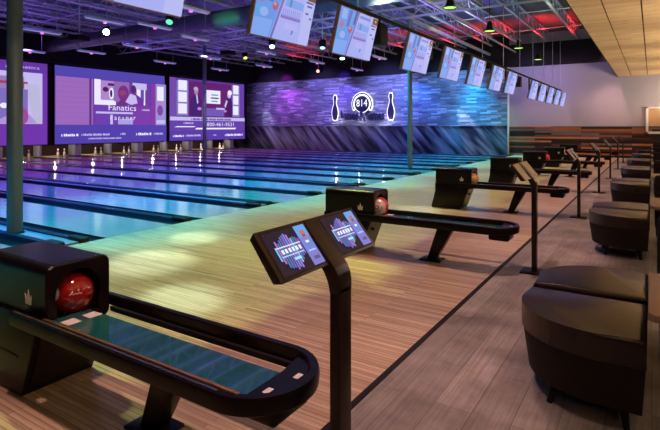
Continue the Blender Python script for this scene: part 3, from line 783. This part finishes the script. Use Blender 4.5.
for i, y in enumerate(MY):
    o = m0 if i == 0 else copy_tree(m0)
    o.location = (-3.55, y, 2.74)
    lab = ('bright score monitor cut off at the top of the photo, leftmost of the hanging row' if i == 0 else
           'bright blue and white score monitor, %s from the left in the hanging row' % ORD[i])
    tag(o, lab, 'monitor', 'score monitors hung above the approach')
t = empty('hanging_rail', (-3.72, 14.4, 3.2)); tag(t, 'long black pipe rail on thin rods carrying the row of score monitors', 'rail')
q = MB(); q.cyl((0, -12.6, 0), (0, 12.3, 0), .03, M_blackmatte); q.build('pipe', t)
for i in range(12):
    q = MB(); yy = -12.2+i*2.2; q.cyl((0, yy, 0), (0, yy, 2.42), .009, M_steel, seg=6); q.build('drop_rod', t)
for i, yy in enumerate((3.6, 7.3, 9.3, 11.1, 14.7, 17.3, 21.6)):
    t = empty('speaker_box', (-3.72, yy, 3.17)); tag(t, 'black speaker box hung in the row of score monitors, %s box from the left' % ORD[i], 'speaker', 'speaker boxes between the monitors')
    q = MB(); q.box(-.12, .10, -.13, .13, -.42, -.08, M_blackmatte, .02); q.build('cabinet', t)
    q = MB(); q.box(-.015, .015, -.03, .03, -.09, 0, M_blackmatte); q.build('bracket', t)

# ================================================================== CEILING FIXTURES
def make_bar():
    t = empty('black_light_bar')
    q = MB(); q.box(-.04, .04, -.61, .61, 0, .06, pm('fixture_lavender_enamel', (.75, .72, .9), .4), .008); q.build('housing', t)
    q = MB(); q.cyl((0, -.56, -.016), (0, .56, -.016), .014, em((.42, .34, .85), .7)); q.build('tube', t)
    q = MB(); q.cyl((0, 0, -.03), (0, 0, -.07), .05, em((.85, .22, .75), 1.2)); q.build('end_lamp', t)
    for sg in (-.45, .45):
        q = MB(); q.cyl((0, sg, .06), (0, sg, 1.80), .008, M_steel, seg=6); q.build('hanger', t)
    return t
TH = math.radians(32.57)
bars = [(-20.22, 10.15), (-15.74, 8.26), (-18.46, 11.58), (-12.68, 8.35), (-15.76, 11.65), (-12.19, 9.62), (-18.55, 15.19), (-9.64, 8.68), (-12.73, 11.65), (-15.78, 15.29), (-18.54, 18.62), (-15.71, 18.7), (-12.81, 15.4), (-12.78, 18.91), (-12.66, 22.38), (-9.71, 19.1)]
p0 = make_bar()
for i, (x, y) in enumerate(bars):
    o = p0 if i == 0 else copy_tree(p0)
    o.location = (x, y, 4.35)
    tag(o, 'lavender light bar under the dark ceiling, %s from the left of the bars' % ORD[i], 'light', 'light bars under the ceiling')
def make_pendant():
    t = empty('bell_pendant')
    q = MB(); q.lathe([(.03, .30), (.07, .26), (.10, .08), (.17, 0), (.165, .0), (.09, .07), (.05, .2)], M_blackmatte, 24); q.build('shade', t)
    q = MB(); q.lathe([(.15, .008), (.15, .016), (.02, .03)], em((.42, .85, .10), 1.6), 24); q.build('green_lens', t)
    q = MB(); q.cyl((0, 0, .29), (0, 0, 1.85), .008, M_blackmatte, seg=6); q.build('cord', t)
    return t
pd = make_pendant()
for i, (y, lab) in enumerate(((11.8, 'nearest of four in a row'), (15.3, 'second of four in a row'), (19.2, 'third of four in a row'), (22.9, 'farthest of four, against the white wall'))):
    o = pd if i == 0 else copy_tree(pd)
    o.location = (-4.1, y, 4.3); tag(o, 'black bell pendant lamp with green glowing rim, '+lab, 'lamp', 'bell pendants with green rims')
def par(x, y, z, col, s, label, tgt=(.4, -.5, -.8), drop=None):
    t = empty('stage_spotlight', (x, y, z)); tag(t, label, 'spotlight')
    d = Vector(tgt).normalized()
    q = MB(); q.cyl(-d*.18, d*.12, .085, M_blackmatte, .11, seg=20); q.build('can', t)
    q = MB(); q.cyl(d*.118, d*.128, .088, em(col, s), seg=20); q.build('lens', t)
    q = MB(); q.box(-.14, .14, -.015, .015, .02, .16, M_blackmatte); q.cyl((0, 0, .15), (0, 0, 6.15-z), .018, M_steel, seg=8); q.build('yoke', t)
    return d
par(-13.9, 9.2, 4.3, (.55, 1.0, .75), 40, 'blazing white-green stage spotlight above the left screens', (.83, -.55, -.17))
par(-10.8, 9.0, 4.3, (.10, .6, .3), 2, 'black stage spotlight with green lens below the leftmost score monitor')
par(-10.9, 13.4, 4.25, (.7, .85, 1), 4, 'black stage spotlight just below the second score monitor')
par(-9.7, 14.7, 4.3, (.25, .5, 1), 4, 'black stage spotlight with blue lens between second and third monitors', (.2, -.3, -.9))
par(-9.2, 15.2, 3.95, (.55, .9, .7), 4, 'lower black stage spotlight on a yellow-lit pole between the monitors', (.2, -.3, -.9))
par(-15.3, 16.9, 4.6, (.8, .7, .15), 2, 'black stage spotlight with yellow lens above the right video screen', (.5, -.3, -.8))
par(-17.6, 26.2, 4.95, (1.0, .22, .12), 7, 'small red stage spotlight before the black bulkhead near the sign wall', (.3, -.9, -.3))
for (x, y, z, lab) in ((-17, 10.2, 4.55, 'black video projector on a ceiling pole above the Fanatics screen'), (-17, 17.6, 4.95, 'black video projector on a ceiling pole above the presenters screen')):
    t = empty('video_projector', (x, y, z)); tag(t, lab, 'projector')
    q = MB(); q.box(-.28, .28, -.24, .24, -.09, .09, M_blackmatte, .02); q.build('body', t)
    q = MB(); q.cyl((-.28, .08, 0), (-.33, .08, 0), .06, M_glassblk); q.build('lens', t)
    q = MB(); q.cyl((0, 0, .09), (0, 0, 6.15-z), .03, M_steel); q.build('pole', t)
t = empty('exit_lamp', (-24.0, 26.55, 2.5)); tag(t, 'small red lamp low in the dark corner beside the right video screen', 'lamp')
q = MB(); q.box(-.05, .05, -.10, .10, -.08, .08, M_blackmatte, .01); q.build('body', t)
q = MB(); q.box(.05, .06, -.08, .08, -.05, .05, em((.9, .10, .15), 1.5)); q.build('lens', t)

# ================================================================== LOUNGE SEATING
def seat_plan(inset, mir=1, r=.40):
    x0, x1, y0, y1 = -.63+inset, -.02-inset*.5, -.60+inset, 0-inset*.3
    pts = [(x1, y1), (x0, y1)]
    n = 14
    for i in range(n+1):
        a = PI + PI/2*i/n
        pts.append((x0+r+(r)*math.cos(a), y0+r+(r)*math.sin(a)))
    pts.append((x1, y0))
    return [(x, y*mir) for x, y in pts]
def make_seat(mir):
    t = empty('curved_lounge_seat')
    def ordr(p): return p if mir == 1 else p[::-1]
    q = MB(); q.prism([(x, y, .335) for x, y in ordr(seat_plan(0, mir))], (0, 0, .125), M_leather, 0, 4, bevtop=.030)
    q.build('cushion', t)
    q = MB()
    lo, hi = ordr(seat_plan(.035, mir, .38)), ordr(seat_plan(.006, mir))
    a = [q.bm.verts.new((x, y, .11)) for x, y in lo]; bb = [q.bm.verts.new((x, y, .332)) for x, y in hi]
    n = len(a)
    q._tag([q.bm.faces.new((a[i], a[(i+1) % n], bb[(i+1) % n], bb[i])) for i in range(n)], M_weave, False)
    q._tag([q.bm.faces.new(a[::-1]), q.bm.faces.new(bb)], M_weave)
    q.build('upholstered_base', t)
    for (lx, ly, dx, dy) in ((-.42, -.42, -.03, -.03), (-.12, -.48, .02, -.03), (-.46, -.10, -.03, .01), (-.12, -.10, .02, .01)):
        q = MB(); q.cyl((lx+dx, (ly+dy)*mir, 0), (lx, ly*mir, .115), .014, M_blackmatte, .024, seg=10); q.build('leg', t)
    return t
sf, sr = make_seat(1), make_seat(-1)
SY = 3.31
for k in range(7):
    yy = SY+P*k
    if yy > 26: break
    for proto, dy, wd in ((sf, -.04, 'near'), (sr, .06, 'rear')):
        o = proto if k == 0 else copy_tree(proto)
        o.location = (0, yy+dy, 0)
        tag(o, 'brown %s half of the round-ended lounge seat, %s seat pair from the camera' % (wd, ORD[k]), 'seat', 'curved lounge seats')
def make_table():
    t = empty('lounge_table')
    q = MB(); q.prism([(x, y, .575) for x, y in ((-.025, -.37), (0, -.40), (.70, -.40), (.70, .36), (-.025, .36))], (0, 0, .035), M_tan, .006); q.build('table_top', t)
    q = MB(); q.box(.30, .38, -.05, .05, .015, .575, M_blackmatte, .01); q.build('pedestal', t)
    q = MB(); q.box(.12, .56, -.24, .24, 0, .016, M_blackmatte, .004); q.build('foot_plate', t)
    return t
def make_chair():
    t = empty('lounge_chair')
    q = MB(); q.box(.02, .66, -.30, .30, .33, .45, M_leather, .035, 4); q.build('cushion', t)
    q = MB(); q.box(.03, .65, -.29, .29, .11, .33, M_weave, .02); q.build('upholstered_base', t)
    q = MB(); q.box(.02, .66, .30, .42, .11, .80, M_weave, .035, 4); q.build('backrest', t)
    for lx in (.10, .58):
        for ly in (-.22, .34):
            q = MB(); q.cyl((lx, ly, 0), (lx, ly, .115), .014, M_blackmatte, .02, seg=8); q.build('leg', t)
    return t
tb, ch = make_table(), make_chair()
for k in range(7):
    yy = SY+P*k
    o = tb if k == 0 else copy_tree(tb); o.location = (.01, yy-.30, 0)
    tag(o, 'tan topped lounge table at the right edge, beside the %s seat pair from the camera' % ORD[k], 'table', 'tan lounge tables')
    o = ch if k == 0 else copy_tree(ch); o.location = (.01, yy+.55, 0)
    tag(o, 'dark upholstered high-back chair at the right edge, behind the %s tan table from the camera' % ORD[k], 'chair', 'dark lounge chairs')

# ================================================================== LIGHT
def spot(x, y, z, col, w, tgt, ang=100, blend=.8, r=.12):
    l = bpy.data.lights.new('stage_and_fill_lamp', 'SPOT'); l.color = col; l.energy = w; l.spot_size = math.radians(ang); l.spot_blend = blend; l.shadow_soft_size = r
    o = bpy.data.objects.new('stage_and_fill_lamp', l); C.objects.link(o); o.location = (x, y, z)
    o.rotation_euler = (Vector(tgt)-Vector((x, y, z))).to_track_quat('-Z', 'Y').to_euler()
def point(x, y, z, col, w, r=.15):
    l = bpy.data.lights.new('fill_sign_pit_lamp', 'POINT'); l.color = col; l.energy = w; l.shadow_soft_size = r
    o = bpy.data.objects.new('fill_sign_pit_lamp', l); C.objects.link(o); o.location = (x, y, z)
LZ = 5.45
for k in range(8):
    y = -.2+P*k
    spot(-20.5, y+1, LZ, (.60, .04, .95), 900, (-20, y+1, 0), 95)
    spot(-16.0, y+1, LZ, (.14, .06, 1.0), 1100, (-15.8, y+1, 0), 90)
    spot(-11.6, y+1, LZ, (.01, .16, 1.0), 2000, (-11.3, y+1, 0), 85)
    spot(-8.2, y+1, LZ, (.0, .50, 1.0), 2900, (-7.8, y+1, 0), 66)
    spot(-6.2, y+1, LZ, (.0, .95, .50), 900, (-6.3, y+1, 0), 40)
    spot(-5.2, y+2.7, LZ, (.64, .79, .30), 1350, (-4.35, y+2.7, 0), 56)
    spot(-.6, y+1.4, LZ, (.62, .38, 1.0), 120, (-.6, y+1.4, 0), 60)  # violet fill added to tint the concourse floor
    spot(-1.8, y+1.2, LZ, (1.0, .54, .50), 680, (-1.2, y+1.2, 0), 58)
spot(-9.2, 14.6, 4.6, (.0, 1.0, .65), 500, (-7.0, 16.05, 3.0), 26, .6, .05)
spot(-15.2, 14.4, 5.0, (.62, .60, 1.0), 600, (-17.1, 16.2, 2.4), 24, .6, .05)
# moving-head patches on the approach
for (px, py, sz, w) in ((-4.5, 3.5, 11, 2600), (-5.0, 4.55, 8, 2200), (-3.3, 2.85, 9, 2000), (-2.45, 4.65, 8, 1300), (-2.2, 4.0, 7, 900), (-3.4, 8.2, 9, 1500), (-4.4, 7.4, 9, 1800)):
    spot(px-2.5, py+2.0, 5.0, (.66, 1.0, .84) if px < -3 else (.85, 1.0, .25), w, (px, py, 0), sz, .9, .05)
# warm fill points added out of view, plus up-lights brightening the tiled ceiling
for k in range(9):
    point(2.3, -1.5+3.4*k, 2.65, (1.0, .74, .60), 44, .14)
    spot(1.9, -1.5+3.4*k, 2.2, (1.0, .83, .62), 290, (-.1, -.5+3.4*k, 3.8), 120, .8, .1)
# up-light on the deck and red wash at its far end
for xx in (-20, -15, -10, -6):
    for yy in (5, 10, 15, 20):
        spot(xx, yy, 4.3, (.25, .12, 1.0), 170, (xx, yy, 6.2), 150, .8, .08)
for xx in (-17, -14, -11, -8.5, -6.2, -4.2, -2.5):
    spot(xx, 23.6, 4.75, (1.0, .02, .03), 330, (xx, 23.9, 6.2), 120, .7, .08)
for xx, yy in ((-6.3, 12.5), (-2.3, 13), (-6.3, 18), (-2.3, 18), (-2.3, 8)):
    spot(xx, yy, 4.5, (.72, .88, .66), 170, (xx+.3, yy+1, 6.2), 140, .8, .08)
# cyan and green heads on the duct
spot(-9.0, 10.6, 3.9, (.05, .75, 1.0), 420, (-9.6, 12.6, 5.1), 60, .7, .05)
spot(-12.2, 10.4, 3.9, (.10, 1.0, .35), 200, (-12.0, 12.6, 5.1), 34, .7, .05)
# washes on the far wall
for xx, col, w in ((-21.5, (.42, .26, 1), 330), (-17.5, (.34, .26, 1), 520), (-13, (.28, .30, 1), 680), (-9.3, (.16, .42, 1), 400), (-5, (.48, .32, 1), 190), (-3.0, (.70, .42, .9), 80)):
    spot(xx, 24.4, 4.45, col, w, (xx, 27, 3.4), 95, .8, .1)
spot(-22.9, 25.4, 3.9, (.7, .7, 1), 300, (-22.3, 26.9, 1.9), 24, .5, .03)
spot(-9.7, 26.1, 4.3, (.75, .75, 1), 1500, (-8.0, 26.95, .6), 20, .8, .05)
for xx in (-4.5, -2.2, .6):
    spot(xx, 24.6, 3.7, (1.0, .58, .34), 95, (xx, 27, .7), 95, .8, .08)
# back-lighting of ring and pins; points added before the letters brighten the wall
for sx in (-1.62, -.02, 1.62): point(-14.85+sx, FAR-.5, 2.83-.95, (.80, .76, 1), 11, .03)
for i in range(14):
    a = A0+(A1-A0)*i/13; point(-14.85+.645*math.cos(a), FAR-.115, 2.83+.645*math.sin(a), (.82, .78, 1), 3.5, .015)
for px in (-1.93, 1.93):
    for z in (-.75, -.45, -.15, .15, .45): point(-14.85+px, FAR-.115, 2.83+z, (.82, .78, 1), 3, .015)
# pit lamps over the pins
for a, c in LANES[4:]:
    point(-23.92, (a+c)/2-.15, .52, (1.0, .84, .70), 14, .03)
w = bpy.data.worlds.new('dim_room'); SC.world = w; w.use_nodes = True
w.node_tree.nodes['Background'].inputs['Color'].default_value = (.30, .18, .30, 1); w.node_tree.nodes['Background'].inputs['Strength'].default_value = .012

# ================================================================== CAMERA
cd = bpy.data.cameras.new('camera'); cd.sensor_width = 36; cd.lens = 504/660*36; cd.shift_y = -88/660; cd.clip_start = .05
co = bpy.data.objects.new('camera', cd); C.objects.link(co); co.location = (0, 0, H); co.rotation_euler = (PI/2, 0, TH)
SC.camera = co
SC.view_settings.view_transform = 'Standard'; SC.view_settings.look = 'None'; SC.view_settings.gamma = 1; SC.view_settings.use_curve_mapping = False
SC.view_settings.exposure = 0.0
SC.cycles.use_denoising = True
SC.cycles.max_bounces = 6; SC.cycles.sample_clamp_indirect = 4; SC.cycles.caustics_reflective = False; SC.cycles.caustics_refractive = False
